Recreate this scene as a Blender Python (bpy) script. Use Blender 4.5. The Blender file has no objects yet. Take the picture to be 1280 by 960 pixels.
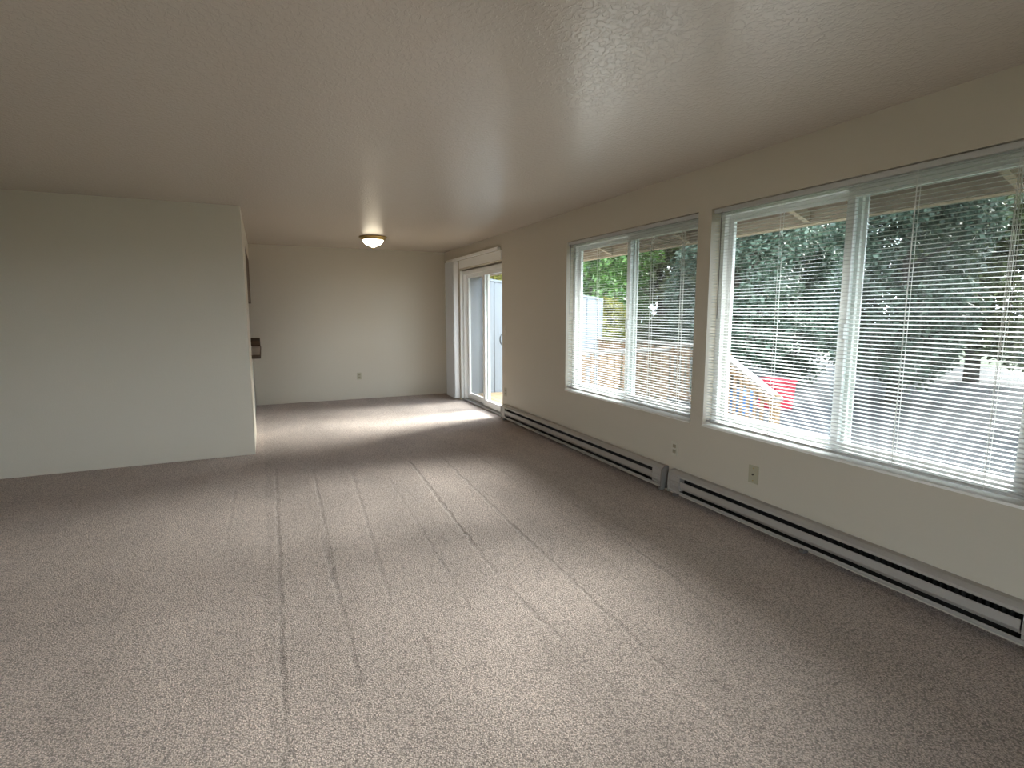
import bpy, bmesh, math, random
import numpy as np
from mathutils import Matrix, Vector

random.seed(7)
rng = np.random.default_rng(11)
SC = bpy.context.scene
COL = SC.collection

# ------------------------------------------------------------------ camera
cam_d = bpy.data.cameras.new('camera')
cam_d.sensor_fit = 'HORIZONTAL'
cam_d.sensor_width = 36.0
cam_d.lens = 19.249
cam_d.clip_start = 0.05
cam_d.clip_end = 300
cam = bpy.data.objects.new('camera', cam_d)
COL.objects.link(cam)
Fv = Vector((0.40829713, 0.90344603, -0.13068556))
Rv = Vector((0.9111988, -0.41196535, -0.00113712))
Uv = Vector((0.05486525, 0.11861624, 0.99142322))
cam.matrix_world = Matrix(((Rv.x, Uv.x, -Fv.x, 0.0),
                           (Rv.y, Uv.y, -Fv.y, 0.0),
                           (Rv.z, Uv.z, -Fv.z, 1.43178),
                           (0, 0, 0, 1)))
SC.camera = cam

# ------------------------------------------------------------------ sky, light, exposure
SKY_COLOR = (0.86, 0.94, 1.06)
SKY_STRENGTH = 9.5
world = bpy.data.worlds.new('overcast_sky')
SC.world = world
world.use_nodes = True
bg = world.node_tree.nodes['Background']
bg.inputs['Color'].default_value = (*SKY_COLOR, 1)
bg.inputs['Strength'].default_value = SKY_STRENGTH
# hazy sun in front of the window wall, spread wide by thin cloud
SUN_AZ, SUN_EL, SUN_STRENGTH, SUN_ANGLE = 82.0, 30.0, 27.0, 29.0
sun_d = bpy.data.lights.new('hazy_sun', 'SUN')
sun_d.energy = SUN_STRENGTH
sun_d.angle = math.radians(SUN_ANGLE)
sun_d.color = (1.0, 0.97, 0.93)
sun = bpy.data.objects.new('hazy_sun', sun_d)
COL.objects.link(sun)
_a, _e = math.radians(SUN_AZ), math.radians(SUN_EL)
sun.rotation_euler = Vector((-math.sin(_a) * math.cos(_e), -math.cos(_a) * math.cos(_e), -math.sin(_e))).to_track_quat('-Z', 'Y').to_euler()
sun.location = (30, 3, 20)
LAMP_STRENGTH = 5.5
SC.view_settings.view_transform = 'Standard'
SC.view_settings.look = 'None'
SC.view_settings.gamma = 1.0
SC.view_settings.use_curve_mapping = False
SC.view_settings.exposure = 0.3
try:
    SC.cycles.max_bounces = 12
    SC.cycles.diffuse_bounces = 7
    SC.cycles.glossy_bounces = 4
    SC.cycles.transparent_max_bounces = 24
    SC.cycles.sample_clamp_indirect = 6.0
    SC.cycles.use_denoising = True
except Exception:
    pass

# ------------------------------------------------------------------ dimensions (metres)
W = 2.904          # inner face of the window wall
WO = 3.06          # its outer face
D = 9.245          # inner face of the far wall
H = 2.44
XL = -2.6          # left wall
YR = -2.2          # wall behind the camera
PX, PY = -0.142, 6.014   # corner of the partition
GZ = -0.6          # garden level
DZ = -0.04         # deck level


# ------------------------------------------------------------------ materials
def mat(name, color, rough=0.6, metal=0.0, spec=0.5, bump=None, vary=None, trans=0.0, coat=0.0):
    """bump=(scale, distance, detail)   vary=(scale, amount)"""
    m = bpy.data.materials.new(name)
    m.use_nodes = True
    nt = m.node_tree
    b = nt.nodes['Principled BSDF']
    b.inputs['Base Color'].default_value = (*color, 1)
    b.inputs['Roughness'].default_value = rough
    b.inputs['Metallic'].default_value = metal
    b.inputs['Specular IOR Level'].default_value = spec
    b.inputs['Coat Weight'].default_value = coat
    tc = nt.nodes.new('ShaderNodeTexCoord')
    if vary:
        n = nt.nodes.new('ShaderNodeTexNoise')
        n.inputs['Scale'].default_value = vary[0]
        n.inputs['Detail'].default_value = 4
        nt.links.new(tc.outputs['Object'], n.inputs['Vector'])
        mr = nt.nodes.new('ShaderNodeMapRange')
        mr.inputs['From Min'].default_value = 0.3
        mr.inputs['From Max'].default_value = 0.7
        mr.inputs['To Min'].default_value = 1 - vary[1]
        mr.inputs['To Max'].default_value = 1 + vary[1]
        nt.links.new(n.outputs['Fac'], mr.inputs['Value'])
        mx = nt.nodes.new('ShaderNodeVectorMath')
        mx.operation = 'SCALE'
        mx.inputs[0].default_value = color
        nt.links.new(mr.outputs['Result'], mx.inputs['Scale'])
        nt.links.new(mx.outputs['Vector'], b.inputs['Base Color'])
    if bump:
        n = nt.nodes.new('ShaderNodeTexNoise')
        n.inputs['Scale'].default_value = bump[0]
        n.inputs['Detail'].default_value = bump[2] if len(bump) > 2 else 2
        nt.links.new(tc.outputs['Object'], n.inputs['Vector'])
        bp = nt.nodes.new('ShaderNodeBump')
        bp.inputs['Distance'].default_value = bump[1]
        bp.inputs['Strength'].default_value = 1.0
        nt.links.new(n.outputs['Fac'], bp.inputs['Height'])
        nt.links.new(bp.outputs['Normal'], b.inputs['Normal'])
    return m


def ceiling_material():
    m = mat('knockdown_ceiling_paint', (0.58, 0.515, 0.45), rough=0.25, spec=0.5)
    nt = m.node_tree
    b = nt.nodes['Principled BSDF']
    tc = nt.nodes.new('ShaderNodeTexCoord')
    mp = nt.nodes.new('ShaderNodeMapping')
    mp.inputs['Scale'].default_value = (1.0, 0.75, 1.0)
    nt.links.new(tc.outputs['Object'], mp.inputs['Vector'])
    n = nt.nodes.new('ShaderNodeTexNoise')
    n.inputs['Scale'].default_value = 48
    n.inputs['Detail'].default_value = 3
    n.inputs['Roughness'].default_value = 0.55
    n.inputs['Distortion'].default_value = 0.6
    nt.links.new(mp.outputs['Vector'], n.inputs['Vector'])
    mr = nt.nodes.new('ShaderNodeMapRange')
    mr.interpolation_type = 'SMOOTHSTEP'
    mr.inputs['From Min'].default_value = 0.46
    mr.inputs['From Max'].default_value = 0.60
    nt.links.new(n.outputs['Fac'], mr.inputs['Value'])
    f = nt.nodes.new('ShaderNodeTexNoise')
    f.inputs['Scale'].default_value = 120
    f.inputs['Detail'].default_value = 2
    nt.links.new(tc.outputs['Object'], f.inputs['Vector'])
    ad = nt.nodes.new('ShaderNodeMath')
    ad.operation = 'MULTIPLY_ADD'
    ad.inputs[1].default_value = 0.12
    nt.links.new(f.outputs['Fac'], ad.inputs[0])
    nt.links.new(mr.outputs['Result'], ad.inputs[2])
    bp = nt.nodes.new('ShaderNodeBump')
    bp.inputs['Distance'].default_value = 0.0009
    bp.inputs['Strength'].default_value = 1.0
    nt.links.new(ad.outputs['Value'], bp.inputs['Height'])
    nt.links.new(bp.outputs['Normal'], b.inputs['Normal'])
    return m


# vacuum tracks pressed into the pile: x, y of one end, x, y of the other
TRACKS = [(0.035, 5.33, -0.006, 2.34, .9), (-0.006, 2.34, -0.009, 1.73, 1.0), (0.343, 5.11, 0.281, 2.99, .8),
          (0.270, 3.54, 0.272, 2.06, 1.0), (0.651, 4.92, 0.507, 2.63, .7), (0.563, 2.52, 0.571, 2.00, .6),
          (0.919, 4.56, 0.866, 2.94, .6), (0.863, 2.93, 0.839, 2.15, .5), (1.216, 5.06, 1.098, 2.68, 1.1),
          (1.549, 5.27, 1.464, 3.24, .8), (1.464, 3.24, 1.409, 1.63, 1.0), (2.040, 3.33, 1.943, 2.05, .8),
          (1.097, 2.43, 1.142, 1.64, .9), (1.376, 1.50, 1.392, 1.11, -.8), (1.879, 5.23, 1.893, 4.19, .6),
          (-0.285, 3.74, -0.280, 4.85, .5), (1.943, 2.05, 1.913, 1.41, .5)]


def carpet_material():
    m = mat('cut_pile_carpet', (0.4, 0.36, 0.31), rough=0.95, spec=0.1)
    nt = m.node_tree
    N, L = nt.nodes, nt.links
    b = N['Principled BSDF']
    b.inputs['Sheen Weight'].default_value = 0.15
    b.inputs['Sheen Roughness'].default_value = 0.6
    tc = N.new('ShaderNodeTexCoord')
    sep = N.new('ShaderNodeSeparateXYZ')
    L.new(tc.outputs['Object'], sep.inputs['Vector'])

    def math_(op, a, b_=None, c=None, clamp=False):
        n = N.new('ShaderNodeMath')
        n.operation = op
        n.use_clamp = clamp
        for i, v in enumerate((a, b_, c)):
            if v is None:
                continue
            if isinstance(v, (int, float)):
                n.inputs[i].default_value = v
            else:
                L.new(v, n.inputs[i])
        return n.outputs['Value']

    def noise(scale, detail=2, vec=None, rough=0.5):
        n = N.new('ShaderNodeTexNoise')
        n.inputs['Scale'].default_value = scale
        n.inputs['Detail'].default_value = detail
        n.inputs['Roughness'].default_value = rough
        L.new(vec or tc.outputs['Object'], n.inputs['Vector'])
        return n.outputs['Fac']

    def rng_(v, a, b_, c, d, smooth=False):
        n = N.new('ShaderNodeMapRange')
        if smooth:
            n.interpolation_type = 'SMOOTHSTEP'
        n.inputs['From Min'].default_value = a
        n.inputs['From Max'].default_value = b_
        n.inputs['To Min'].default_value = c
        n.inputs['To Max'].default_value = d
        L.new(v, n.inputs['Value'])
        return n.outputs['Result']

    x, y = sep.outputs['X'], sep.outputs['Y']
    wob = rng_(noise(9, 3), 0.3, 0.7, -0.010, 0.010)
    brk = rng_(noise(6, 3), 0.36, 0.58, 0.5, 1.0)
    xx = math_('ADD', x, wob)
    total = None
    for (x0, y0, x1, y1, s) in TRACKS:
        sl = (x1 - x0) / (y1 - y0)
        d = math_('ABSOLUTE', math_('MULTIPLY_ADD', y, -sl, math_('SUBTRACT', xx, x0 - sl * y0)))
        core = rng_(d, 0.002, 0.021, 1.0, 0.0, True)
        ya, yb = min(y0, y1), max(y0, y1)
        gate = rng_(math_('ABSOLUTE', math_('SUBTRACT', y, (ya + yb) / 2)), (yb - ya) / 2, (yb - ya) / 2 + 0.12, s, 0.0, True)
        t = math_('MULTIPLY', core, gate)
        total = t if total is None else math_('ADD', total, t)
    total = math_('MULTIPLY', total, brk)
    # tufts
    v = N.new('ShaderNodeTexVoronoi')
    v.inputs['Scale'].default_value = 150
    L.new(tc.outputs['Object'], v.inputs['Vector'])
    tuft = v.outputs['Distance']
    fine = noise(210, 3, rough=0.7)
    mid = noise(105, 3, rough=0.65)
    spec_ = math_('MULTIPLY', rng_(fine, 0.3, 0.7, 0.70, 1.28), rng_(mid, 0.3, 0.7, 0.74, 1.20))
    spec_ = math_('MULTIPLY', spec_, rng_(tuft, 0.30, 0.75, 1.15, 0.52))
    # pile leaning one way or the other, worn and soiled patches
    mp = N.new('ShaderNodeMapping')
    mp.inputs['Scale'].default_value = (1.0, 0.35, 1.0)
    L.new(tc.outputs['Object'], mp.inputs['Vector'])
    lean = rng_(noise(2.6, 3, mp.outputs['Vector']), 0.35, 0.65, 0.91, 1.07)
    blotch = rng_(noise(0.9, 4), 0.35, 0.65, 0.94, 1.05)
    clean_edge = rng_(x, -0.07, -0.05, 1.10, 1.0)
    val = math_('MULTIPLY', math_('MULTIPLY', spec_, lean), math_('MULTIPLY', blotch, clean_edge))
    val = math_('MULTIPLY', val, math_('MULTIPLY_ADD', total, -0.19, 1.0))
    sc = N.new('ShaderNodeVectorMath')
    sc.operation = 'SCALE'
    sc.inputs[0].default_value = (0.535, 0.44, 0.39)
    L.new(val, sc.inputs['Scale'])
    L.new(sc.outputs['Vector'], b.inputs['Base Color'])
    h = math_('MULTIPLY_ADD', tuft, -0.6, math_('ADD', fine, math_('MULTIPLY', mid, 0.8)))
    h = math_('MULTIPLY_ADD', total, -0.9, h)
    bp = N.new('ShaderNodeBump')
    bp.inputs['Distance'].default_value = 0.006
    bp.inputs['Strength'].default_value = 0.75
    L.new(h, bp.inputs['Height'])
    L.new(bp.outputs['Normal'], b.inputs['Normal'])
    return m


def thin_glass(name, tint=(0.93, 0.96, 0.95)):
    m = bpy.data.materials.new(name)
    m.use_nodes = True
    nt = m.node_tree
    nt.nodes.remove(nt.nodes['Principled BSDF'])
    out = nt.nodes['Material Output']
    tr = nt.nodes.new('ShaderNodeBsdfTransparent')
    tr.inputs['Color'].default_value = (*tint, 1)
    gl = nt.nodes.new('ShaderNodeBsdfGlossy')
    gl.inputs['Roughness'].default_value = 0.0
    # Schlick reflectance from both sides of the thin pane
    g = nt.nodes.new('ShaderNodeNewGeometry')
    dt = nt.nodes.new('ShaderNodeVectorMath')
    dt.operation = 'DOT_PRODUCT'
    nt.links.new(g.outputs['Normal'], dt.inputs[0])
    nt.links.new(g.outputs['Incoming'], dt.inputs[1])

    def m1(op, x, y, z=None):
        n = nt.nodes.new('ShaderNodeMath')
        n.operation = op
        for i, v in enumerate((x, y, z)):
            if v is None:
                continue
            if isinstance(v, float):
                n.inputs[i].default_value = v
            else:
                nt.links.new(v, n.inputs[i])
        return n.outputs['Value']
    c = m1('ABSOLUTE', dt.outputs['Value'], None)
    f5 = m1('POWER', m1('SUBTRACT', 1.0, c), 5.0)
    fac = m1('MULTIPLY_ADD', f5, 0.96, 0.04)
    mx = nt.nodes.new('ShaderNodeMixShader')
    nt.links.new(fac, mx.inputs['Fac'])
    nt.links.new(tr.outputs['BSDF'], mx.inputs[1])
    nt.links.new(gl.outputs['BSDF'], mx.inputs[2])
    nt.links.new(mx.outputs['Shader'], out.inputs['Surface'])
    return m


def mesh_screen(name, cover=0.5):
    m = bpy.data.materials.new(name)
    m.use_nodes = True
    nt = m.node_tree
    b = nt.nodes['Principled BSDF']
    b.inputs['Base Color'].default_value = (0.05, 0.05, 0.05, 1)
    b.inputs['Roughness'].default_value = 0.7
    out = nt.nodes['Material Output']
    tr = nt.nodes.new('ShaderNodeBsdfTransparent')
    mx = nt.nodes.new('ShaderNodeMixShader')
    mx.inputs['Fac'].default_value = cover
    nt.links.new(tr.outputs['BSDF'], mx.inputs[1])
    nt.links.new(b.outputs['BSDF'], mx.inputs[2])
    nt.links.new(mx.outputs['Shader'], out.inputs['Surface'])
    return m


def glow_glass(name, color, strength):
    m = mat(name, (0.95, 0.92, 0.85), rough=0.3)
    b = m.node_tree.nodes['Principled BSDF']
    b.inputs['Emission Color'].default_value = (*color, 1)
    b.inputs['Emission Strength'].default_value = strength
    return m


def wood_material(name, c1, c2, scale=(2, 30, 30), rough=0.6):
    m = mat(name, c1, rough=rough)
    nt = m.node_tree
    b = nt.nodes['Principled BSDF']
    tc = nt.nodes.new('ShaderNodeTexCoord')
    mp = nt.nodes.new('ShaderNodeMapping')
    mp.inputs['Scale'].default_value = scale
    nt.links.new(tc.outputs['Object'], mp.inputs['Vector'])
    n = nt.nodes.new('ShaderNodeTexNoise')
    n.inputs['Scale'].default_value = 1.0
    n.inputs['Detail'].default_value = 5
    nt.links.new(mp.outputs['Vector'], n.inputs['Vector'])
    cr = nt.nodes.new('ShaderNodeValToRGB')
    cr.color_ramp.elements[0].position = 0.3
    cr.color_ramp.elements[0].color = (*c1, 1)
    cr.color_ramp.elements[1].position = 0.7
    cr.color_ramp.elements[1].color = (*c2, 1)
    nt.links.new(n.outputs['Fac'], cr.inputs['Fac'])
    nt.links.new(cr.outputs['Color'], b.inputs['Base Color'])
    return m


def leaf_material(name, c1, c2):
    m = bpy.data.materials.new(name)
    m.use_nodes = True
    nt = m.node_tree
    b = nt.nodes['Principled BSDF']
    b.inputs['Roughness'].default_value = 0.5
    b.inputs['Specular IOR Level'].default_value = 0.35
    g = nt.nodes.new('ShaderNodeNewGeometry')
    cr = nt.nodes.new('ShaderNodeValToRGB')
    cr.color_ramp.elements[0].color = (*c1, 1)
    cr.color_ramp.elements[1].color = (*c2, 1)
    nt.links.new(g.outputs['Random Per Island'], cr.inputs['Fac'])
    nt.links.new(cr.outputs['Color'], b.inputs['Base Color'])
    t = nt.nodes.new('ShaderNodeBsdfTranslucent')
    nt.links.new(cr.outputs['Color'], t.inputs['Color'])
    mx = nt.nodes.new('ShaderNodeMixShader')
    mx.inputs['Fac'].default_value = 0.25
    out = nt.nodes['Material Output']
    nt.links.new(b.outputs['BSDF'], mx.inputs[1])
    nt.links.new(t.outputs['BSDF'], mx.inputs[2])
    nt.links.new(mx.outputs['Shader'], out.inputs['Surface'])
    return m


M = dict(
    wall=mat('warm_white_wall_paint', (0.605, 0.55, 0.46), rough=0.55, spec=0.4, bump=(90, 0.0008, 3)),
    ceiling=ceiling_material(),
    carpet=carpet_material(),
    vinyl=mat('white_vinyl', (0.86, 0.87, 0.86), rough=0.35),
    trim=mat('white_gloss_paint', (0.88, 0.87, 0.83), rough=0.3),
    slat=mat('white_enamel_slat', (0.55, 0.55, 0.54), rough=0.35),
    vane=mat('white_vane_vinyl', (0.84, 0.83, 0.82), rough=0.5, bump=(60, 0.0006)),
    cord=mat('white_cord', (0.8, 0.8, 0.78), rough=0.8),
    wand=mat('smoky_plastic', (0.22, 0.20, 0.18), rough=0.25),
    glass=thin_glass('window_glass'),
    screen=mesh_screen('insect_mesh', 0.45),
    screen_dark=mesh_screen('door_insect_mesh', 0.55),
    heater=mat('almond_enamel_steel', (0.40, 0.37, 0.335), rough=0.38, spec=0.4),
    heater_end=mat('darker_end_cap_steel', (0.22, 0.20, 0.185), rough=0.5),
    fin=mat('dark_fins_and_slot_shade', (0.02, 0.018, 0.016), rough=0.7),
    ivory=mat('ivory_plastic', (0.44, 0.40, 0.28), rough=0.35),
    ivory_pale=mat('pale_ivory_plastic', (0.62, 0.58, 0.48), rough=0.35),
    slot=mat('dark_slot', (0.03, 0.025, 0.02), rough=0.6),
    recept=mat('tan_receptacle', (0.34, 0.29, 0.20), rough=0.4),
    brass=mat('antique_brass', (0.45, 0.32, 0.12), rough=0.28, metal=1.0),
    bowl=glow_glass('lit_alabaster_glass', (1.0, 0.88, 0.66), LAMP_STRENGTH),
    dark_wood=wood_material('dark_stained_wood', (0.055, 0.030, 0.014), (0.12, 0.065, 0.03)),
    laminate=mat('pinkish_beige_laminate', (0.55, 0.46, 0.40), rough=0.35, vary=(60, .08)),
    cab=mat('grey_painted_panel', (0.42, 0.41, 0.38), rough=0.5),
    aluminium=mat('grey_aluminium', (0.45, 0.45, 0.44), rough=0.4, metal=0.8),
    handle=mat('dark_bronze_handle', (0.045, 0.04, 0.035), rough=0.4, metal=0.0),
    siding=wood_material('pale_blue_grey_siding', (0.185, 0.205, 0.23), (0.225, 0.25, 0.28), (30, 30, 2), 0.7),
    deck=wood_material('honey_deck_wood', (0.24, 0.165, 0.09), (0.40, 0.29, 0.17), (30, 2, 30), 0.7),
    rail=wood_material('tan_railing_wood', (0.16, 0.095, 0.05), (0.22, 0.14, 0.08), (25, 25, 4), 0.7),
    rail_grey=wood_material('weathered_rail_cap', (0.13, 0.12, 0.11), (0.165, 0.15, 0.135), (4, 4, 20), 0.7),
    eave_board=wood_material('brown_eave_boards', (0.050, 0.033, 0.023), (0.072, 0.048, 0.034), (30, 2, 30), 0.8),
    rafter=wood_material('beige_painted_rafter', (0.19, 0.15, 0.115), (0.22, 0.18, 0.14), (3, 30, 30), 0.7),
    shingle=mat('asphalt_shingle', (0.10, 0.095, 0.09), rough=0.9, vary=(30, .25)),
    asphalt=mat('shaded_asphalt', (0.032, 0.034, 0.037), rough=0.9, bump=(80, 0.004), vary=(3, .2)),
    lawn=mat('lawn_green', (0.035, 0.055, 0.02), rough=0.9, bump=(40, 0.03), vary=(2, .3)),
    red=mat('red_plastic', (0.34, 0.012, 0.03), rough=0.35),
    blue=mat('blue_plastic', (0.03, 0.09, 0.22), rough=0.35),
    bark=wood_material('tree_bark', (0.018, 0.015, 0.012), (0.045, 0.035, 0.026), (20, 20, 3), 0.9),
    leaf_bright=leaf_material('bright_green_leaves', (0.035, 0.085, 0.018), (0.10, 0.19, 0.045)),
    leaf_olive=leaf_material('olive_leaves', (0.034, 0.050, 0.015), (0.10, 0.122, 0.042)),
    leaf_dark=leaf_material('dark_grey_green_leaves', (0.022, 0.043, 0.029), (0.085, 0.125, 0.088)),
    leaf_yellow=leaf_material('yellow_green_leaves', (0.08, 0.09, 0.012), (0.22, 0.20, 0.035)),
    leaf_pale=leaf_material('pale_flower_heads', (0.10, 0.12, 0.09), (0.30, 0.30, 0.28)),
)


# ------------------------------------------------------------------ mesh helpers
class MB:
    def __init__(self):
        self.bm = bmesh.new()

    def box(self, x0, x1, y0, y1, z0, z1, bev=0.0):
        r = bmesh.ops.create_cube(self.bm, size=1.0)
        vs = r['verts']
        bmesh.ops.scale(self.bm, vec=(abs(x1 - x0), abs(y1 - y0), abs(z1 - z0)), verts=vs)
        bmesh.ops.translate(self.bm, vec=((x0 + x1) / 2, (y0 + y1) / 2, (z0 + z1) / 2), verts=vs)
        if bev:
            es = list({e for v in vs for e in v.link_edges})
            bmesh.ops.bevel(self.bm, geom=es, offset=bev, segments=2, affect='EDGES', profile=0.7)
        return self

    def prism(self, poly, axis, a, b):
        """poly: outline in the two other axes (in order x,y,z without axis), extruded from a to b"""
        def P(u, v, w):
            return {'x': (w, u, v), 'y': (u, w, v), 'z': (u, v, w)}[axis]
        A = [self.bm.verts.new(P(u, v, a)) for u, v in poly]
        B = [self.bm.verts.new(P(u, v, b)) for u, v in poly]
        n = len(poly)
        self.bm.faces.new(A)
        self.bm.faces.new(list(reversed(B)))
        for i in range(n):
            self.bm.faces.new((A[i], B[i], B[(i + 1) % n], A[(i + 1) % n]))
        return self

    def tube(self, pts, r, seg=8, caps=True):
        pts = [Vector(p) for p in pts]
        rs = r if isinstance(r, (list, tuple)) else [r] * len(pts)
        rings = []
        for i, p in enumerate(pts):
            d = (pts[min(i + 1, len(pts) - 1)] - pts[max(i - 1, 0)]).normalized()
            up = Vector((0, 0, 1)) if abs(d.z) < 0.9 else Vector((1, 0, 0))
            u = d.cross(up).normalized()
            v = d.cross(u).normalized()
            rings.append([self.bm.verts.new(p + rs[i] * (math.cos(2 * math.pi * k / seg) * u + math.sin(2 * math.pi * k / seg) * v)) for k in range(seg)])
        for a, b in zip(rings, rings[1:]):
            for k in range(seg):
                self.bm.faces.new((a[k], a[(k + 1) % seg], b[(k + 1) % seg], b[k]))
        if caps:
            self.bm.faces.new(list(reversed(rings[0])))
            self.bm.faces.new(rings[-1])
        return self

    def lathe(self, prof, seg=40, at=(0, 0, 0)):
        rings = []
        for r, z in prof:
            rings.append([self.bm.verts.new((at[0] + r * math.cos(2 * math.pi * k / seg), at[1] + r * math.sin(2 * math.pi * k / seg), at[2] + z)) for k in range(seg)])
        for a, b in zip(rings, rings[1:]):
            for k in range(seg):
                self.bm.faces.new((a[k], a[(k + 1) % seg], b[(k + 1) % seg], b[k]))
        return self

    def obj(self, name, m, parent=None, smooth=False, origin=None):
        """geometry is given in world coordinates; origin = world position of the object's own origin"""
        bmesh.ops.recalc_face_normals(self.bm, faces=self.bm.faces)
        me = bpy.data.meshes.new(name)
        base = Vector((0, 0, 0))
        if parent is not None:
            q = parent
            while q is not None:
                base += q.location
                q = q.parent
        org = Vector(origin) if origin is not None else base
        bmesh.ops.translate(self.bm, vec=-org, verts=self.bm.verts)
        self.bm.to_mesh(me)
        self.bm.free()
        if smooth:
            for f in me.polygons:
                f.use_smooth = True
            try:
                me.set_sharp_from_angle(angle=math.radians(40))
            except Exception:
                pass
        me.materials.append(m)
        o = bpy.data.objects.new(name, me)
        COL.objects.link(o)
        if parent is not None:
            o.parent = parent
        o.location = org - base
        return o


def tag(o, label, cat, group=None):
    o['label'] = label
    o['category'] = cat
    if group:
        o['group'] = group
    return o


def thing(name, loc, label, cat, group=None):
    o = bpy.data.objects.new(name, None)
    o.empty_display_size = 0.1
    COL.objects.link(o)
    o.location = loc
    return tag(o, label, cat, group)


def structure(o):
    o['kind'] = 'structure'
    return o


def root_structure(name, loc):
    o = bpy.data.objects.new(name, None)
    COL.objects.link(o)
    o.location = loc
    return structure(o)


def copy_part(o, parent, loc):
    c = o.copy()
    COL.objects.link(c)
    c.parent = parent
    c.location = loc
    return c


def holed_wall(x0, x1, ya, yb, z1, holes):
    """wall slab along y with rectangular holes (y0,y1,z0,z1)"""
    mb = MB()
    ys = sorted({ya, yb, *[h[0] for h in holes], *[h[1] for h in holes]})
    for a, b in zip(ys, ys[1:]):
        hs = [h for h in holes if h[0] <= a + 1e-6 and h[1] >= b - 1e-6]
        if not hs:
            mb.box(x0, x1, a, b, 0, z1)
            continue
        h = hs[0]
        if h[2] > 0:
            mb.box(x0, x1, a, b, 0, h[2])
        if h[3] < z1:
            mb.box(x0, x1, a, b, h[3], z1)
    bmesh.ops.remove_doubles(mb.bm, verts=mb.bm.verts, dist=1e-5)
    return mb


# ------------------------------------------------------------------ room shell
WIN = [(3.155, 5.045), (1.135, 3.025)]
WZ0, WZ1 = 0.597, 2.142
DOOR = (6.74, 8.45, 0.0, 2.10)

mb = MB().box(XL - 0.15, WO, YR - 0.15, D + 0.15, -0.2, 0.0)
structure(mb.obj('floor', M['carpet']))
mb = MB().box(XL - 0.15, WO, YR - 0.15, D + 0.15, H, H + 0.2)
structure(mb.obj('ceiling', M['ceiling']))
holes = [(a, b, WZ0, WZ1) for a, b in WIN] + [DOOR]
structure(holed_wall(W, WO, YR, D, H, holes).obj('wall_right', M['wall']))
structure(MB().box(XL - 0.15, WO, D, D + 0.15, 0, H).obj('wall_back', M['wall']))
structure(MB().box(XL - 0.15, XL, YR, D, 0, H).obj('wall_left', M['wall']))
RW = (-2.5, 0.7, 0.12, 1.60)   # unseen window added behind the camera to brighten the room
mb = MB()
mb.box(XL - 0.15, RW[0], YR - 0.15, YR, 0, H).box(RW[1], WO, YR - 0.15, YR, 0, H)
mb.box(RW[0], RW[1], YR - 0.15, YR, 0, RW[2]).box(RW[0], RW[1], YR - 0.15, YR, RW[3], H)
structure(mb.obj('wall_rear', M['wall']))
# closet block whose front and side faces make the opening to the kitchen
structure(MB().box(XL, PX, PY, 7.10, 0, H).obj('wall_partition', M['wall']))
structure(MB().box(-0.80, PX, 7.10, D, 2.205, H).obj('trim_1', M['wall']))     # soffit over the cabinets


# ------------------------------------------------------------------ windows
def slider_window(name, y0, y1):
    root = root_structure(name, (WO - 0.06, (y0 + y1) / 2, WZ0))
    fx0, fx1 = WO - 0.075, WO - 0.005
    f = 0.045
    fr = MB()
    fr.box(fx0, fx1, y0, y0 + f, WZ0, WZ1, .004).box(fx0, fx1, y1 - f, y1, WZ0, WZ1, .004)
    fr.box(fx0, fx1, y0 + f, y1 - f, WZ0, WZ0 + f, .004).box(fx0, fx1, y0 + f, y1 - f, WZ1 - f, WZ1, .004)
    fr.obj('window_frame', M['vinyl'], root)
    ym = (y0 + y1) / 2 - 0.03
    st = 0.045
    # fixed sash (far half) and sliding sash (near half)
    for (a, b, xa, xb, nm) in ((ym - 0.02, y1 - f, fx0 + 0.036, fx1 - 0.006, 'fixed_sash'), (y0 + f, ym + 0.045, fx0 + 0.004, fx0 + 0.034, 'sliding_sash')):
        s = MB()
        s.box(xa, xb, a, a + st, WZ0 + f, WZ1 - f, .003).box(xa, xb, b - st, b, WZ0 + f, WZ1 - f, .003)
        s.box(xa, xb, a + st, b - st, WZ0 + f, WZ0 + f + st, .003).box(xa, xb, a + st, b - st, WZ1 - f - st, WZ1 - f, .003)
        so = s.obj(nm, M['vinyl'], root)
        xm = (xa + xb) / 2
        MB().box(xm - 0.002, xm + 0.002, a + st, b - st, WZ0 + f + st, WZ1 - f - st).obj('pane', M['glass'], so)
    # insect screen outside the sliding half
    sc = MB()
    a, b, xa, xb = y0 + f, ym - 0.02, fx1 - 0.014, fx1 - 0.004
    sc.box(xa, xb, a, a + .02, WZ0 + f, WZ1 - f).box(xa, xb, b - .02, b, WZ0 + f, WZ1 - f)
    sc.box(xa, xb, a + .02, b - .02, WZ0 + f, WZ0 + f + .02).box(xa, xb, a + .02, b - .02, WZ1 - f - .02, WZ1 - f)
    so = sc.obj('screen_frame', M['vinyl'], root)
    s = MB()
    xm = (xa + xb) / 2
    vs = [s.bm.verts.new(v) for v in ((xm, a + .02, WZ0 + f + .02), (xm, b - .02, WZ0 + f + .02), (xm, b - .02, WZ1 - f - .02), (xm, a + .02, WZ1 - f - .02))]
    s.bm.faces.new(vs)
    s.obj('screen_mesh', M['screen'], so)
    # sash latch and stool board
    MB().box(fx0 - 0.012, fx0 + 0.004, ym, ym + 0.03, 1.28, 1.36, .003).obj('latch', M['vinyl'], root)
    MB().box(W - 0.012, fx0, y0 + .002, y1 - .002, WZ0, WZ0 + 0.014, .003).obj('sill', M['trim'], root)
    return root


slider_window('window_1', *WIN[0])
slider_window('window_2', *WIN[1])

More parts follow.
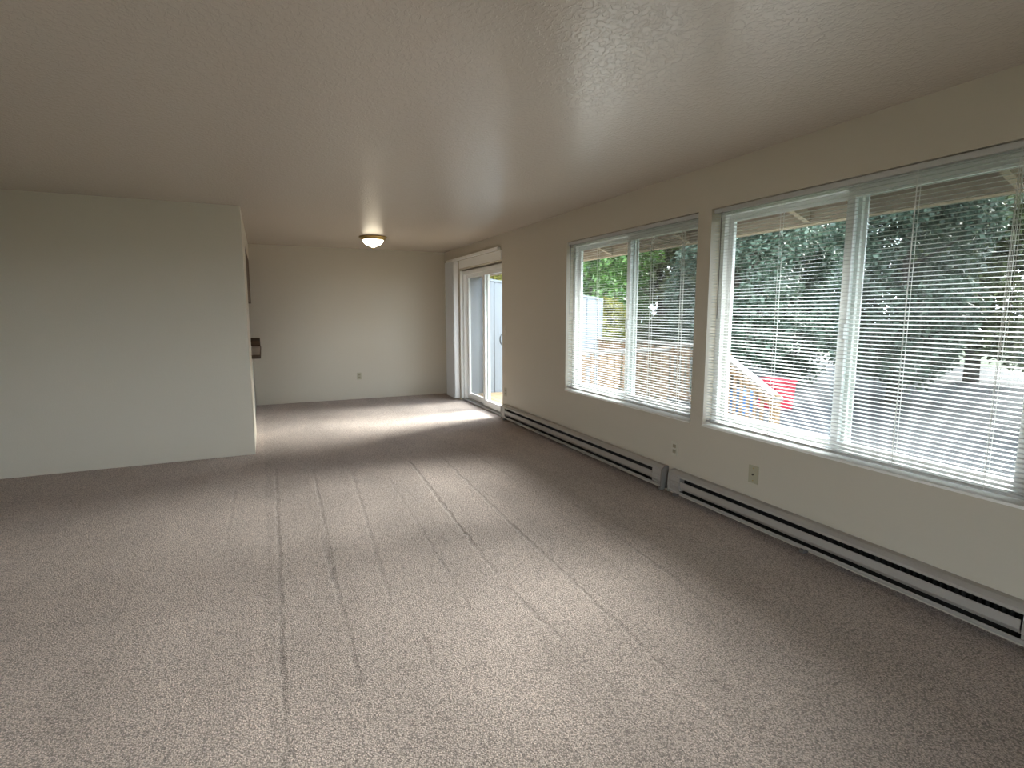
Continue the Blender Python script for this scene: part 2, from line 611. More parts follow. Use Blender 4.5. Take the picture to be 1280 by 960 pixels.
w4 = root_structure('added_rear_window', (0.1, YR - 0.1, RW[2]))  # added opening, out of view, that lets in extra daylight
fr = MB()
fr.box(RW[0], RW[1], YR - .13, YR - .06, RW[2], RW[2] + .05, .004).box(RW[0], RW[1], YR - .13, YR - .06, RW[3] - .05, RW[3], .004)
xs_ = [RW[0] + .025 + (RW[1] - RW[0] - .05) * i / 2 for i in range(3)]
for x in xs_:
    fr.box(x - .025, x + .025, YR - .13, YR - .06, RW[2] + .05, RW[3] - .05, .004)
fr.obj('window_frame', M['vinyl'], w4)
for a, b in zip(xs_, xs_[1:]):
    MB().box(a + .025, b - .025, YR - .097, YR - .093, RW[2] + .05, RW[3] - .05).obj('pane', M['glass'], w4)
MB().box(RW[0], RW[1], YR - .06, YR + .012, RW[2], RW[2] + .012, .003).obj('sill', M['trim'], w4)

# ------------------------------------------------------------------ mini blinds
PITCH = 0.0215
TILT = math.radians(5.5)


def slat_mesh(length):
    mb = MB()
    n = 4
    top, bot = [], []
    for i in range(n + 1):
        u = i / n - 0.5
        px, pz = u * 0.025, 0.0020 * (1 - (2 * u) ** 2)
        x = px * math.cos(TILT) - pz * math.sin(TILT)
        z = px * math.sin(TILT) + pz * math.cos(TILT)
        top.append((x, z + 0.0003))
        bot.append((x, z - 0.0003))
    mb.prism(top + bot[::-1], 'y', -length / 2, length / 2)
    return mb


def mini_blind(y0, y1, label, ladders, wand):
    bx = W + 0.032
    yc = (y0 + y1) / 2
    ln = (y1 - y0) - 0.016
    root = thing('mini_blind', (bx, yc, WZ0 + 0.015), label, 'blind', None)
    h = MB()
    h.box(bx - 0.018, bx + 0.018, yc - ln / 2, yc + ln / 2, WZ1 - 0.034, WZ1 - 0.004, .003)
    h.obj('head_rail', M['slat'], root)
    zb = WZ0 + 0.040
    b = MB().box(bx - 0.013, bx + 0.013, yc - ln / 2, yc + ln / 2, zb - 0.007, zb + 0.007, .003)
    b.obj('bottom_rail', M['slat'], root)
    n = int((WZ1 - 0.045 - (zb + 0.016)) / PITCH) + 1
    me_src = slat_mesh(ln)
    me = bpy.data.meshes.new('slat')
    bmesh.ops.recalc_face_normals(me_src.bm, faces=me_src.bm.faces)
    me_src.bm.to_mesh(me)
    me_src.bm.free()
    me.materials.append(M['slat'])
    for k in range(n):
        o = bpy.data.objects.new('slat', me)
        COL.objects.link(o)
        o.parent = root
        z = zb + 0.018 + k * PITCH
        o.location = (0, 0, z - root.location.z)
        o.rotation_euler = (random.gauss(0, 0.0006), random.gauss(0, 0.012), 0)
    for yl in ladders:
        c = MB()
        for dx in (-0.0135, 0.0135):
            c.box(bx + dx - 0.0008, bx + dx + 0.0008, yl - 0.0012, yl + 0.0012, zb, WZ1 - 0.03)
        c.box(bx - 0.0008, bx + 0.0008, yl + 0.010, yl + 0.012, zb, WZ1 - 0.03)
        c.obj('ladder_cord', M['cord'], root)
    yw, zl = wand
    w = MB().tube([(bx - 0.024, yw, WZ1 - 0.03), (bx - 0.026, yw, WZ1 - 0.08), (bx - 0.026, yw, zl)], 0.0035, 6)
    w.obj('tilt_wand', M['wand'], root)
    c = MB()
    yk = y0 + 0.14
    for dy in (0, 0.012):
        c.tube([(bx - 0.022, yk + dy, WZ1 - 0.03), (bx - 0.022, yk + dy * 1.5, 1.25)], 0.0012, 5)
    c.obj('lift_cord', M['cord'], root)
    return root


mini_blind(*WIN[0], 'white aluminium mini blind hanging in the window nearer the sliding door', (4.86, 4.50, 3.70, 3.34), (4.98, 1.40))
mini_blind(*WIN[1], 'white aluminium mini blind hanging in the window above the wall plate at the right', (2.86, 2.47, 1.70, 1.30), (2.94, 1.38))

# ------------------------------------------------------------------ sliding glass door
d0, d1, dz1 = 6.742, 8.448, 2.072
door = root_structure('door_1', (W + 0.08, (d0 + d1) / 2, 0))
fx0, fx1 = W + 0.045, WO - 0.005
f = 0.05
fr = MB().box(fx0, fx1, d0, d0 + f, 0, dz1, .004).box(fx0, fx1, d1 - f, d1, 0, dz1, .004)
fr.box(fx0, fx1, d0 + f, d1 - f, dz1 - 0.055, dz1, .004)
fr.box(fx1 - .03, fx1, d0, d1, dz1 + .001, 2.0995)
fr.box(W + .002, fx0, d1 - .014, d1, .03, dz1, .002)
fr.obj('door_frame', M['vinyl'], door)
t = MB().box(fx0 - 0.03, fx1, d0, d1, 0.0, 0.028, .004).box(fx0 + .02, fx0 + .026, d0 + f, d1 - f, .028, .042).box(fx0 + .06, fx0 + .066, d0 + f, d1 - f, .028, .042)
t.obj('threshold', M['aluminium'], door)


def door_panel(nm, a, b, xa, xb, st):
    s = MB()
    z0, z1 = 0.043, dz1 - 0.05
    s.box(xa, xb, a, a + st, z0, z1, .004).box(xa, xb, b - st, b, z0, z1, .004)
    s.box(xa, xb, a + st, b - st, z0, z0 + .085, .004).box(xa, xb, a + st, b - st, z1 - .06, z1, .004)
    o = s.obj(nm, M['vinyl'], door)
    xm = (xa + xb) / 2
    MB().box(xm - .006, xm + .006, a + st, b - st, z0 + .085, z1 - .06).obj('pane', M['glass'], o)
    return o


door_panel('fixed_panel', 7.50, d1 - f, fx0 + .055, fx0 + .09, .07)
sl = door_panel('sliding_panel', d0 + f * 0.6, 7.60, fx0 + .012, fx0 + .047, .08)
hx = fx0 + 0.012
h = MB().tube([(hx, 6.83, 0.985), (hx - .028, 6.83, 0.992), (hx - .046, 6.83, 1.02), (hx - .052, 6.83, 1.06), (hx - .046, 6.83, 1.10), (hx - .028, 6.83, 1.128), (hx, 6.83, 1.135)], 0.008, 8)
h.obj('door_handle', M['handle'], sl, smooth=True)
# insect screen parked outside the fixed half
s = MB()
xa, xb = fx1 - .016, fx1 - .004
a, b = 7.55, d1 - f
s.box(xa, xb, a, a + .045, .045, dz1 - .055).box(xa, xb, b - .045, b, .045, dz1 - .055)
s.box(xa, xb, a + .045, b - .045, .045, .10).box(xa, xb, a + .045, b - .045, dz1 - .10, dz1 - .055)
so = s.obj('screen_panel', M['vinyl'], door)
s = MB()
xm = (xa + xb) / 2
s.bm.faces.new([s.bm.verts.new(v) for v in ((xm, a + .045, .10), (xm, b - .045, .10), (xm, b - .045, dz1 - .10), (xm, a + .045, dz1 - .10))])
s.obj('screen_mesh', M['screen_dark'], so)
# flat header board above the door
structure(MB().box(W - 0.012, W, d0 + .005, d1 - .01, 2.115, 2.235, .003).obj('trim_2', M['trim']))

# ------------------------------------------------------------------ vertical blind drawn to the far side of the door
vb = thing('vertical_blind', (W - 0.05, 8.72, 2.25), 'white vertical blind stacked open at the far side of the sliding door', 'blind')
MB().box(W - 0.058, W - 0.012, d0 + 0.02, 8.97, 2.240, 2.278, .004).obj('head_rail', M['trim'], vb)
for k in range(14):
    y = 8.478 + k * 0.0345
    ang = math.radians(12 + random.uniform(-6, 6))
    mbv = MB()
    n = 4
    out, inn = [], []
    for i in range(n + 1):
        u = (i / n - .5) * 0.089
        c = 0.006 * (1 - (2 * i / n - 1) ** 2)
        px, py = u * math.cos(ang) - c * math.sin(ang), u * math.sin(ang) + c * math.cos(ang)
        nx, ny = -math.sin(ang) * .0006, math.cos(ang) * .0006
        out.append((W - 0.056 + px + nx, y + py + ny))
        inn.append((W - 0.056 + px - nx, y + py - ny))
    mbv.prism(out + inn[::-1], 'z', 0.025, 2.232)
    mbv.obj('vane', M['vane'], vb)
c = MB().tube([(W - 0.115, 8.47, 2.235), (W - 0.115, 8.47, 0.95)], 0.002, 5)
c.box(W - 0.121, W - 0.109, 8.463, 8.477, .90, .96, .002)
c.obj('pull_cord', M['cord'], vb)
MB().tube([(W - 0.115, 8.47, 2.235), (W - 0.08, 8.47, 2.25)], 0.003, 5).obj('cord_guide', M['cord'], vb)


# ------------------------------------------------------------------ baseboard heaters
def heater(y0, y1, label):
    """y1 = far end, y0 = near end; face towards -x"""
    root = thing('baseboard_heater', (W - 0.035, (y0 + y1) / 2, 0.02), label, 'heater', 'baseboard heaters under the windows')
    xb = W - 0.001
    e = 0.13
    MB().box(W - 0.006, xb, y0 + .01, y1 - .01, 0.025, 0.196).obj('back_plate', M['heater'], root)
    # sloped top hood
    MB().prism([(xb, 0.205), (W - 0.035, 0.202), (W - 0.062, 0.184), (W - 0.063, 0.169), (W - 0.058, 0.168), (W - 0.056, 0.180), (W - 0.032, 0.195), (xb, 0.197)], 'y', y0 + .012, y1 - .012).obj('hood', M['heater'], root)
    # front deflector panel, curled in at its lower edge
    MB().prism([(W - 0.064, 0.138), (W - 0.059, 0.141), (W - 0.059, 0.100), (W - 0.048, 0.082), (W - 0.040, 0.076), (W - 0.043, 0.073), (W - 0.053, 0.080), (W - 0.065, 0.098)], 'y', y0 + e + .004, y1 - e - .004).obj('front_panel', M['heater'], root)
    # bottom rail
    MB().prism([(W - 0.060, 0.058), (W - 0.066, 0.053), (W - 0.066, 0.040), (W - 0.060, 0.036), (xb, 0.026), (xb, 0.030), (W - 0.056, 0.041), (W - 0.056, 0.050)], 'y', y0 + .012, y1 - .012).obj('bottom_rail', M['heater'], root)
    # element with its fins, and dark sheets standing in for slot shade
    el = MB().tube([(W - 0.030, y0 + e, 0.115), (W - 0.030, y1 - e, 0.115)], 0.008, 8)
    el.box(W - 0.012, W - 0.0065, y0 + e - .02, y1 - e + .02, 0.03, 0.193)
    el.box(W - 0.050, W - 0.012, y0 + e - .02, y0 + e - .016, 0.03, 0.19).box(W - 0.050, W - 0.012, y1 - e + .016, y1 - e + .02, 0.03, 0.19)
    n = int((y1 - y0 - 2 * e) / 0.03)
    for k in range(n):
        y = y0 + e + 0.015 + k * 0.03
        el.box(W - 0.050, W - 0.013, y - .0006, y + .0006, 0.075, 0.160)
    el.obj('heating_element', M['fin'], root)
    # junction boxes and end caps
    for (a, b, s) in ((y0, y0 + e, -1), (y1 - e, y1, 1)):
        j = MB()
        j.prism([(W - 0.012, 0.170), (W - 0.063, 0.166), (W - 0.063, 0.128), (W - 0.067, 0.124), (W - 0.067, 0.088), (W - 0.062, 0.080), (W - 0.062, 0.060), (W - 0.012, 0.060)], 'y', a + .014 if s < 0 else a + .004, b - .004 if s < 0 else b - .014)
        jo = j.obj('junction_box', M['heater'], root)
        MB().prism([(xb, 0.207), (W - 0.037, 0.203), (W - 0.067, 0.180), (W - 0.071, 0.120), (W - 0.071, 0.030), (xb, 0.022)], 'y', a if s < 0 else b - .013, a + .013 if s < 0 else b).obj('end_cap', M['heater_end'] if s < 0 else M['heater'], root)  # near end cap is darker than the far one
        sy = (a + b) / 2
        MB().tube([(W - 0.0675, sy, .10), (W - 0.0695, sy, .10)], 0.005, 8).obj('screw', M['aluminium'], root)
    # feet brackets down to the carpet
    for y in (y0 + .05, (y0 + y1) / 2, y1 - .05):
        MB().box(W - 0.050, W - 0.003, y - .012, y + .012, 0.0, 0.0235).obj('bracket', M['heater_end'], root)
    return root


heater(3.372, 6.650, 'long almond baseboard heater running from the sliding door below the first window')
heater(0.95, 3.300, 'almond baseboard heater below the window with the rectangular ivory wall plate')


# ------------------------------------------------------------------ plates on the walls
def outlet(center, normal, label, pale=False, size=(0.070, 0.114)):
    """duplex outlet; normal is '-x' (window wall) or '-y' (far wall)"""
    cx, cy, cz = center
    root = thing('wall_outlet', center, label, 'outlet')
    w, h = size

    def bx(u0, u1, v0, v1, d0_, d1_, bev=0.0):
        m_ = MB()
        if normal == '-x':
            m_.box(cx - d1_, cx - d0_, cy + u0, cy + u1, cz + v0, cz + v1, bev)
        else:
            m_.box(cx + u0, cx + u1, cy - d1_, cy - d0_, cz + v0, cz + v1, bev)
        return m_
    bx(-w / 2, w / 2, -h / 2, h / 2, 0, .006, .002).obj('cover_plate', M['ivory_pale'] if pale else M['ivory'], root)
    for s in (-1, 1):
        r = bx(-.017, .017, s * .021 - .014, s * .021 + .014, .005, .0078, .003).obj('receptacle', M['recept'], root)
        for u in (-.006, .006):
            bx(u - .0012, u + .0012, s * .021 - .002, s * .021 + .007, .007, .0082).obj('slot', M['slot'], r)
    bx(-.003, .003, -.003, .003, .005, .0075, .001).obj('screw', M['aluminium'], root)
    return root


outlet((W, 3.310, 0.362), '-x', 'ivory duplex outlet on the window wall above the gap between the heaters', pale=True)
outlet((1.403, D, 0.382), '-y', 'small ivory duplex outlet low on the plain far wall')
outlet((W, 6.635, 0.370), '-x', 'ivory duplex outlet low on the wall beside the sliding door')

pl = thing('wall_plate', (W, 2.543, 0.364), 'ivory wall plate with one centre jack above the right hand heater', 'wall plate')
MB().box(W - .006, W, 2.543 - .039, 2.543 + .039, 0.364 - .060, 0.364 + .060, .002).obj('cover_plate', M['ivory'], pl)
MB().tube([(W - .005, 2.543, .364), (W - .014, 2.543, .364)], .006, 10).obj('jack', M['slot'], pl, smooth=True)
for s in (-1, 1):
    MB().tube([(W - .005, 2.543, .364 + s * .042), (W - .0075, 2.543, .364 + s * .042)], .004, 10).obj('screw', M['brass'], pl, smooth=True)

sw = thing('light_switch', (W, 6.628, 1.20), 'ivory light switch on the wall beside the sliding door handle', 'switch')
MB().box(W - .006, W, 6.628 - .035, 6.628 + .035, 1.20 - .057, 1.20 + .057, .002).obj('cover_plate', M['ivory_pale'], sw)
MB().prism([(W - .005, 1.188), (W - .018, 1.206), (W - .016, 1.212), (W - .005, 1.212)], 'y', 6.622, 6.634).obj('toggle', M['ivory_pale'], sw)

# ------------------------------------------------------------------ ceiling lamp
lx, ly = 1.417, 7.70
lamp = thing('ceiling_lamp', (lx, ly, H), 'lit dome ceiling lamp with a brass rim and glass bowl', 'lamp')
MB().lathe([(0.0, -0.001), (0.182, -0.001), (0.188, -0.010), (0.180, -0.022), (0.168, -0.026), (0.160, -0.040), (0.150, -0.046), (0.138, -0.046), (0.138, -0.020), (0.0, -0.020)], 56, (lx, ly, H)).obj('rim', M['brass'], lamp, smooth=True)
MB().lathe([(0.139, -0.030), (0.1395, -0.048), (0.132, -0.066), (0.115, -0.088), (0.088, -0.108), (0.058, -0.122), (0.034, -0.131), (0.020, -0.140), (0.0, -0.142)], 56, (lx, ly, H)).obj('glass_bowl', M['bowl'], lamp, smooth=True)
MB().lathe([(0.0, -0.140), (0.014, -0.142), (0.016, -0.147), (0.010, -0.152), (0.008, -0.158), (0.0, -0.161)], 20, (lx, ly, H)).obj('finial', M['brass'], lamp, smooth=True)

# ------------------------------------------------------------------ kitchen edge behind the partition
ct = thing('kitchen_counter', (-0.4, 8.25, 0.87), 'beige laminate counter with dark wood edge showing past the partition', 'counter')
MB().box(-0.80, -0.058, 7.31, D - .003, 0.875, 0.917, .003).obj('worktop', M['laminate'], ct)
MB().box(-0.80, -0.046, 7.29, 7.31, 0.872, 0.918, .003).box(-0.058, -0.046, 7.31, D - .003, 0.872, 0.918, .003).obj('edge_strip', M['dark_wood'], ct)
MB().box(-0.80, -0.055, D - .024, D - .003, 0.918, 1.045, .003).obj('upstand', M['dark_wood'], ct)
bc = thing('base_cabinet', (-0.48, 8.25, 0.0), 'grey panelled base cabinet under the beige counter', 'cabinet')
MB().box(-0.78, -0.165, 7.34, D - .003, 0.0, 0.871, .002).obj('carcass', M['cab'], bc)
for y in (7.36, 7.99, 8.62):
    dd = MB().box(-0.798, -0.781, y, y + .6, .10, .85, .002).obj('cabinet_door', M['dark_wood'], bc)
    MB().tube([(-0.80, y + .05, .74), (-0.82, y + .05, .76), (-0.80, y + .05, .78)], .005, 6).obj('handle', M['brass'], dd)
uc = thing('upper_cabinet', (-0.46, 8.2, 1.56), 'dark wooden upper cabinet hung above the kitchen counter', 'cabinet')
MB().box(-0.78, -0.148, 7.105, D - .003, 1.560, 2.203, .002).obj('carcass', M['dark_wood'], uc)
for y in (7.12, 7.83, 8.54):
    dd = MB().box(-0.798, -0.781, y, y + .68, 1.58, 2.19, .002).obj('cabinet_door', M['dark_wood'], uc)
    MB().tube([(-0.80, y + .05, 1.64), (-0.82, y + .05, 1.66), (-0.80, y + .05, 1.68)], .005, 6).obj('handle', M['brass'], dd)

# ------------------------------------------------------------------ outside: ground, deck, eave, wing wall
structure(MB().box(WO, 60, -40, 60, GZ - .3, GZ).box(-60, WO, -40, YR - .15, GZ - .3, GZ).obj('ground', M['lawn']))
structure(MB().box(7.6, 24, -20, 40, GZ - .02, GZ + .012).obj('driveway', M['asphalt']))
structure(MB().box(W + .02, WO, YR, D, GZ - .3, -.2).obj('foundation', M['cab']))

DX1, DY0, DY1 = 6.10, 6.00, 9.235
deck = root_structure('deck', (4.6, 7.6, GZ))
for k in range(22):
    x0 = WO + .012 + k * 0.1385
    if x0 + .132 > DX1:
        break
    MB().box(x0, x0 + .126, DY0, DY1, DZ - .035, DZ + random.uniform(-.002, .002)).obj('plank', M['deck'], deck)
fr = MB()
for y in (DY0 + .06, 7.6, DY1 - .06):
    fr.box(WO + .01, DX1 - .01, y - .02, y + .02, DZ - .18, DZ - .036)
for x in (WO + .10, 4.6, DX1 - .10):
    for y in (DY0 + .06, DY1 - .06):
        fr.box(x - .05, x + .05, y - .05, y + .05, GZ, DZ - .18)
fr.obj('deck_frame', M['rail'], deck)

RT = 0.93   # top of the deck railing


def railing(name, label, posts, along, a, b, fixed, z0a, z0b, zta, ztb, gap=0.12):
    """railing along an axis from a to b; z at both ends (bottom and top)"""
    def P(t_):
        return (fixed, t_) if along == 'y' else (t_, fixed)
    ax, ay = P((a + b) / 2)
    root = thing(name, (ax, ay, min(z0a, z0b)), label, 'railing')

    def lerp(t_):
        return (t_ - a) / (b - a)
    for t_ in posts:
        q = lerp(t_)
        zt, zb_ = zta + (ztb - zta) * q, z0a + (z0b - z0a) * q
        x, y = P(t_)
        MB().box(x - .045, x + .045, y - .045, y + .045, zb_, zt + .01, .004).obj('post', M['rail'], root)
    for (nm, off, th, wd, mm) in (('top_rail', 0.0, .038, .14, 'rail_grey'), ('upper_stringer', -.10, .09, .04, 'rail'), ('lower_stringer', -.80, .09, .04, 'rail')):
        poly = [(a, zta + off), (b, ztb + off), (b, ztb + off - th), (a, zta + off - th)]
        m_ = MB()
        if along == 'y':
            m_.prism(poly, 'x', fixed - wd / 2, fixed + wd / 2)
        else:
            m_.prism(poly, 'y', fixed - wd / 2, fixed + wd / 2)
        m_.obj(nm, M[mm], root)
    n = int(abs(b - a) / gap)
    for k in range(1, n):
        t_ = a + (b - a) * k / n
        if min(abs(t_ - p_) for p_ in posts) < .06:
            continue
        q = lerp(t_)
        zt = zta + (ztb - zta) * q
        x, y = P(t_)
        d_ = -.036
        if along == 'y':
            MB().box(x + d_ - .018, x + d_ + .018, y - .018, y + .018, zt - .88, zt - .045).obj('baluster', M['rail'], root)
        else:
            MB().box(x - .018, x + .018, y + d_ - .018, y + d_ + .018, zt - .88, zt - .045).obj('baluster', M['rail'], root)
    return root


railing('deck_railing', 'tan wooden railing along the near edge of the deck outside the first window', (3.2, 4.15, 5.06), 'x', 3.12, 5.10, DY0 + .06, DZ, DZ, RT, RT)
railing('deck_railing', 'tan wooden railing along the outer edge of the deck up to the blue wall', (6.2, 7.7, 9.1), 'y', 6.12, 9.16, DX1 - .06, DZ, DZ, RT, RT)
# stair down towards the camera side
st = thing('stair', (5.5, 5.5, GZ), 'tan wooden stair going down from the deck to the garden', 'stair')
for k in range(3):
    y = DY0 - .02 - .28 * k
    z = DZ - .14 * (k + 1)
    MB().box(5.06, 5.905, y - .29, y, z - .035, z, .003).obj('tread', M['deck'], st)
for x in (5.03, 5.925):
    MB().prism([(DY0 - .01, DZ - .05), (DY0 - .01, DZ - .25), (DY0 - .75, GZ), (DY0 - .92, GZ), (DY0 - .92, GZ + .10)], 'x', x - .02, x + .02).obj('stringer', M['rail'], st)
sl_ = 0.535
railing('stair_railing', 'sloping wooden stair rail descending outside the right hand window', (5.84, 4.98), 'y', 5.98, 4.92, 6.0, GZ + .20, GZ, 0.895, 0.895 - sl_ * 1.06, gap=.115)

# siding wing wall at the far end of the deck, sloping down away from the house
ww = thing('siding_wall', (4.6, 9.29, GZ), 'pale blue grey siding privacy wall at the far end of the deck', 'wall')
xs0, xs1 = WO + .005, 6.13


def wtop(x):
    return 2.02 + (x - 3.68) * (1.69 - 2.02) / (6.12 - 3.68)


k = 0
x = xs0
nx_ = 3.825 - 3 * 0.245
edges = [xs0] + [nx_ + .245 * i for i in range(1, 13) if nx_ + .245 * i < xs1 - .05 and nx_ + .245 * i > xs0 + .05] + [xs1]
for a, b in zip(edges, edges[1:]):
    MB().prism([(a + .006, GZ), (b - .006, GZ), (b - .006, wtop(b) - .03), (a + .006, wtop(a) - .03)], 'y', 9.24, 9.262).obj('siding_panel', M['siding'], ww)
MB().prism([(xs0, GZ), (xs1, GZ), (xs1, wtop(xs1) - .03), (xs0, wtop(xs0) - .03)], 'y', 9.2625, 9.34).obj('backing', M['siding'], ww)
MB().prism([(xs0, wtop(xs0) - .029), (xs1 + .02, wtop(xs1) - .032), (xs1 + .02, wtop(xs1) + .005), (xs0, wtop(xs0) + .008)], 'y', 9.225, 9.36).obj('cap', M['siding'], ww)
MB().box(xs1, xs1 + .02, 9.232, 9.345, GZ, wtop(xs1) - .034).obj('corner_board', M['siding'], ww)

# open eave: boards on sloping rafters
ev = root_structure('eave', (3.3, 4.0, 2.2))


def ez(x):
    return 2.155 - 0.37 * (x - 3.25)


EX1 = 3.56
y = -2.04
while y < 9.3:
    MB().prism([(WO + .002, ez(WO) + .0), (EX1 - .03, ez(EX1 - .03)), (EX1 - .03, ez(EX1 - .03) + .075), (WO + .002, ez(WO) + .075)], 'y', y - .022, y + .022).obj('rafter', M['rafter'], ev)
    y += 1.2
nb = 4
for i in range(nb):
    xa = WO + .002 + (EX1 - WO) * i / nb
    xb = WO + .002 + (EX1 - WO) * (i + 1) / nb - .008
    MB().prism([(xa, ez(xa) + .076), (xb, ez(xb) + .076), (xb, ez(xb) + .095), (xa, ez(xa) + .095)], 'y', YR, D + .5).obj('eave_board', M['eave_board'], ev)
MB().prism([(EX1 - .028, ez(EX1) + .0), (EX1, ez(EX1) - .01), (EX1, ez(EX1) + .13), (EX1 - .028, ez(EX1) + .14)], 'y', YR, D + .5).obj('fascia', M['rafter'], ev)
MB().prism([(WO + .002, ez(WO) + .097), (EX1 + .02, ez(EX1) + .10), (EX1 + .02, ez(EX1) + .14), (WO + .002, ez(WO) + .16)], 'y', YR, D + .5).obj('shingles', M['shingle'], ev)

# bins on the drive
def bin_(x, y, s, h_, m_, label):
    root = thing('plastic_bin', (x, y, GZ + .012), label, 'bin')
    z = GZ + .012
    b = MB()
    lo, hi = s * .44, s * .5
    pts = [[(x - l, y - l, zz), (x + l, y - l, zz), (x + l, y + l, zz), (x - l, y + l, zz)] for l, zz in ((lo, z), (hi, z + h_ * .9))]
    A = [b.bm.verts.new(v) for v in pts[0]]
    B = [b.bm.verts.new(v) for v in pts[1]]
    b.bm.faces.new(A)
    b.bm.faces.new(B)
    for i in range(4):
        b.bm.faces.new((A[i], A[(i + 1) % 4], B[(i + 1) % 4], B[i]))
    b.obj('body', m_, root)
    MB().box(x - hi - .02, x + hi + .02, y - hi - .02, y + hi + .02, z + h_ * .9 + .001, z + h_, .015).obj('lid', m_, root)
    return root


bin_(9.72, 8.12, 0.58, 0.62, M['red'], 'red plastic bin on the drive beyond the sloping stair rail')
bin_(8.75, 8.05, 0.42, 0.44, M['blue'], 'blue plastic bin seen between the stair rail balusters')


# ------------------------------------------------------------------ trees and shrubs
def leaf_cloud(name, blobs, n_leaf, size, m_, parent, seed):
    r = np.random.default_rng(seed)
    bl = np.array(blobs, float)            # x,y,z,radius
    wgt = bl[:, 3] ** 2
    idx = r.choice(len(bl), n_leaf, p=wgt / wgt.sum())
    d = r.normal(size=(n_leaf, 3))
    d /= np.linalg.norm(d, axis=1)[:, None]
    rad = bl[idx, 3] * r.uniform(0.55, 1.05, n_leaf)
    c = bl[idx, :3] + d * rad[:, None]
    ax = r.normal(size=(n_leaf, 3)) + d * .3 + np.array([0, 0, -.5])
    ax /= np.linalg.norm(ax, axis=1)[:, None]
    nr = r.normal(size=(n_leaf, 3)) + np.array([0, 0, 1.0])
    sd = np.cross(ax, nr)
    sd /= np.linalg.norm(sd, axis=1)[:, None]
    up = np.cross(sd, ax)
    ln = size * r.uniform(.6, 1.3, n_leaf)[:, None]
    wd = ln * .27
    v = np.stack([c - ax * ln * .5, c + sd * wd + up * ln * .08, c + ax * ln * .5, c - sd * wd + up * ln * .08], 1).reshape(-1, 3)
    base = (np.arange(n_leaf) * 4)[:, None]
    tri = np.concatenate([base + [0, 1, 2], base + [0, 2, 3]], 1).reshape(-1, 3)
    me = bpy.data.meshes.new(name)
    me.vertices.add(len(v))
    me.vertices.foreach_set('co', v.astype(np.float32).ravel())
    me.loops.add(len(tri) * 3)
    me.loops.foreach_set('vertex_index', tri.astype(np.int32).ravel())
    me.polygons.add(len(tri))
    me.polygons.foreach_set('loop_start', np.arange(len(tri), dtype=np.int32) * 3)
    me.update(calc_edges=True)
    me.materials.append(m_)
    o = bpy.data.objects.new(name, me)
    COL.objects.link(o)
    o.parent = parent
    o['kind'] = 'stuff'
    return o


def tree(x, y, h_, rad, m_, label, seed, cat='tree', name='leafy_tree', conic=False, n=9000, size=.16, group=None):
    r = np.random.default_rng(seed)
    root = thing(name, (x, y, GZ), label, cat, group)
    lean = r.normal(size=2) * .03
    top = h_ * .8
    MB().tube([(x, y, GZ), (x + lean[0] * 3, y + lean[1] * 3, GZ + h_ * .35), (x + lean[0] * 8, y + lean[1] * 8, GZ + top)], [rad * .085, rad * .06, .02], 10).obj('trunk', M['bark'], root, smooth=True)
    blobs = []
    br = MB()
    for i in range(64):
        t_ = r.uniform(.06, 1.0)
        if conic:
            rr = rad * (1.03 - t_) * r.uniform(.45, .95)
            bz = h_ * (.05 + .95 * t_)
        else:
            rr = rad * math.sqrt(max(.05, 1 - (2 * t_ - 1) ** 2)) * r.uniform(.35, .85)
            bz = h_ * (.12 + .84 * t_)
        a_ = r.uniform(0, 2 * math.pi)
        bx_, by_ = rr * math.cos(a_), rr * math.sin(a_)
        blobs.append((bx_, by_, bz, rad * r.uniform(.20, .36)))
        if i % 4 == 0:
            zt = max(.2, bz - rr * .5)
            if zt < top:
                br.tube([(x + lean[0] * 5, y + lean[1] * 5, GZ + zt), (x + bx_ * .9, y + by_ * .9, GZ + bz)], [rad * .025, .008], 6)
    br.obj('branches', M['bark'], root)
    leaf_cloud('foliage', blobs, n, size, m_, root, seed + 100)
    return root


def at(dx, dy, dist):
    q = math.hypot(dx, dy)
    return dx / q * dist, dy / q * dist


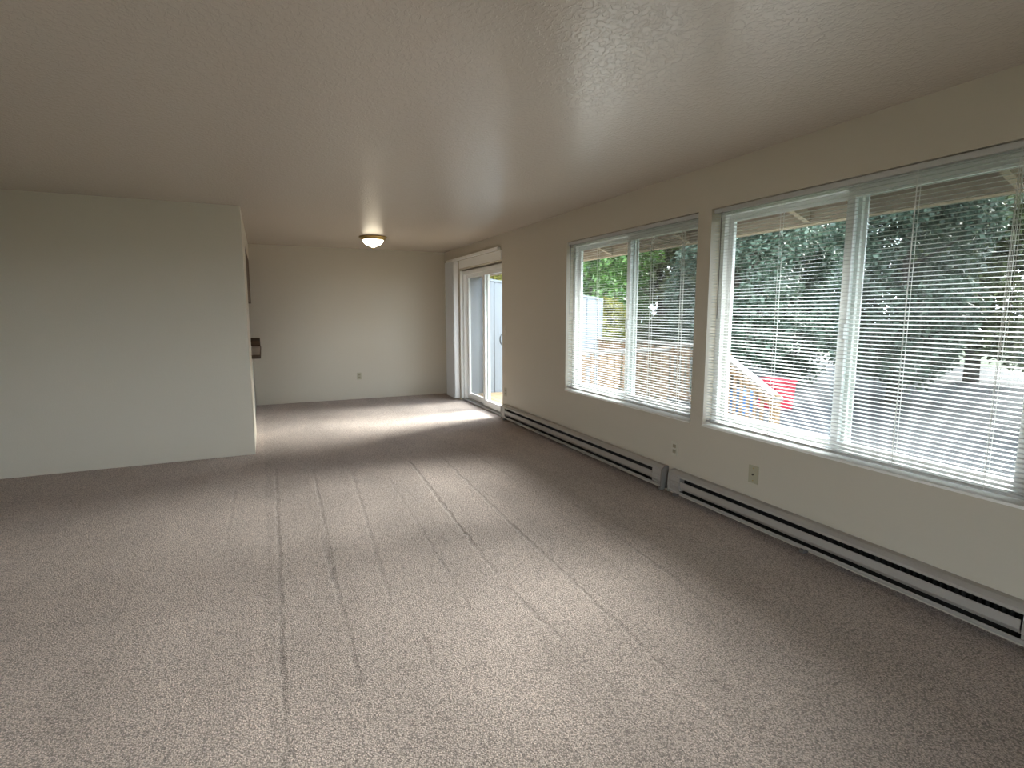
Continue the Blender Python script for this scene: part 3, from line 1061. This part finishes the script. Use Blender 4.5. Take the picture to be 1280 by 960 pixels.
# azimuth from +y (degrees), distance, height, crown radius
TREES = [
    (33.0, 15.8, 5.3, 1.9, 'leaf_bright', 'bright green leafy tree rising behind the blue grey siding wall', False, 'leafy_tree'),
    (39.5, 20.0, 6.3, 1.7, 'leaf_olive', 'olive toned tree filling the screened half of the first window', False, 'leafy_tree'),
    (46.5, 14.8, 5.4, 1.8, 'leaf_dark', 'dark grey green tree behind the left part of the right hand window', False, 'leafy_tree'),
    (59.5, 14.8, 5.3, 1.9, 'leaf_dark', 'broad dark grey green tree at the right edge of the photo', False, 'leafy_tree'),
    (22.5, 19.5, 3.5, 1.8, 'leaf_yellow', 'low yellow green tree showing over the siding wall through the sliding door', False, 'leafy_tree'),
    (72.5, 13.6, 5.2, 1.5, 'leaf_dark', 'dark tree outside the near end of the right hand window', False, 'leafy_tree'),
    (90.0, 13.6, 5.1, 1.9, 'leaf_olive', 'olive tree outside the window wall beside the camera', False, 'leafy_tree'),
    (30.5, 22.5, 6.6, 2.2, 'leaf_dark', 'tall dark tree behind the bright green tree', False, 'leafy_tree'),
    (51.0, 20.5, 6.5, 2.0, 'leaf_dark', 'tall dark tree behind the nearer grey green tree', False, 'leafy_tree'),
    (64.5, 20.5, 6.4, 2.3, 'leaf_olive', 'far olive tree seen past the broad dark tree', False, 'leafy_tree'),
    (35.5, 28.0, 7.8, 2.2, 'leaf_olive', 'far tall tree between the bright green tree and the olive tree', False, 'leafy_tree'),
    (44.5, 27.0, 7.8, 2.2, 'leaf_dark', 'far tall tree behind the pillar between the two windows', False, 'leafy_tree'),
    (52.5, 27.5, 7.8, 2.2, 'leaf_dark', 'far tall dark tree behind the right hand window', False, 'leafy_tree'),
]
TREES += [(28.0, 30.0, 7.8, 2.2, 'leaf_dark', 'far tall dark tree behind the high end of the siding wall', False, 'leafy_tree'),
          (41.0, 34.0, 8.8, 2.2, 'leaf_dark', 'farthest tall dark tree behind the screened half of the first window', False, 'leafy_tree'),
          (48.5, 34.0, 8.8, 2.2, 'leaf_olive', 'farthest tall olive tree at the left of the right hand window', False, 'leafy_tree'),
          (62.5, 28.5, 7.8, 2.2, 'leaf_dark', 'far tall dark tree past the right edge of the photo', False, 'leafy_tree'),
          (78.0, 21.0, 6.4, 2.3, 'leaf_dark', 'far dark tree outside the near end of the window wall', False, 'leafy_tree')]
for i, (az, dist, h_, rad, mm, lab, con, nm) in enumerate(TREES):
    x, y = math.sin(math.radians(az)) * dist, math.cos(math.radians(az)) * dist
    tree(x, y, h_, rad, M[mm], lab, 20 + i, conic=con, name=nm, n=26000 if dist < 17 else 20000, size=.14 if dist < 17 else .20)

SHRUBS = [
    (.562, .827, 12.9, 2.3, .62, 'leaf_yellow', 'tall yellow green shrub beside the end of the siding wall'),
    (.614, .789, 11.6, 1.25, .5, 'leaf_yellow', 'low yellow green shrub right of the taller yellow one'),
    (.660, .751, 12.2, 1.2, .5, 'leaf_pale', 'pale flowering shrub beyond the deck railing'),
    (.70, .714, 17.0, 1.9, .9, 'leaf_dark', 'low dark shrub beyond the drive behind the window pillar'),
    (.785, .62, 17.4, 1.9, 1.0, 'leaf_dark', 'low dark shrub under the trees beyond the drive'),
]
for i, (dx, dy, dist, h_, rad, mm, lab) in enumerate(SHRUBS):
    x, y = at(dx, dy, dist)
    tree(x, y, h_, rad, M[mm], lab, 60 + i, cat='shrub', name='garden_shrub', n=6000, size=.10)
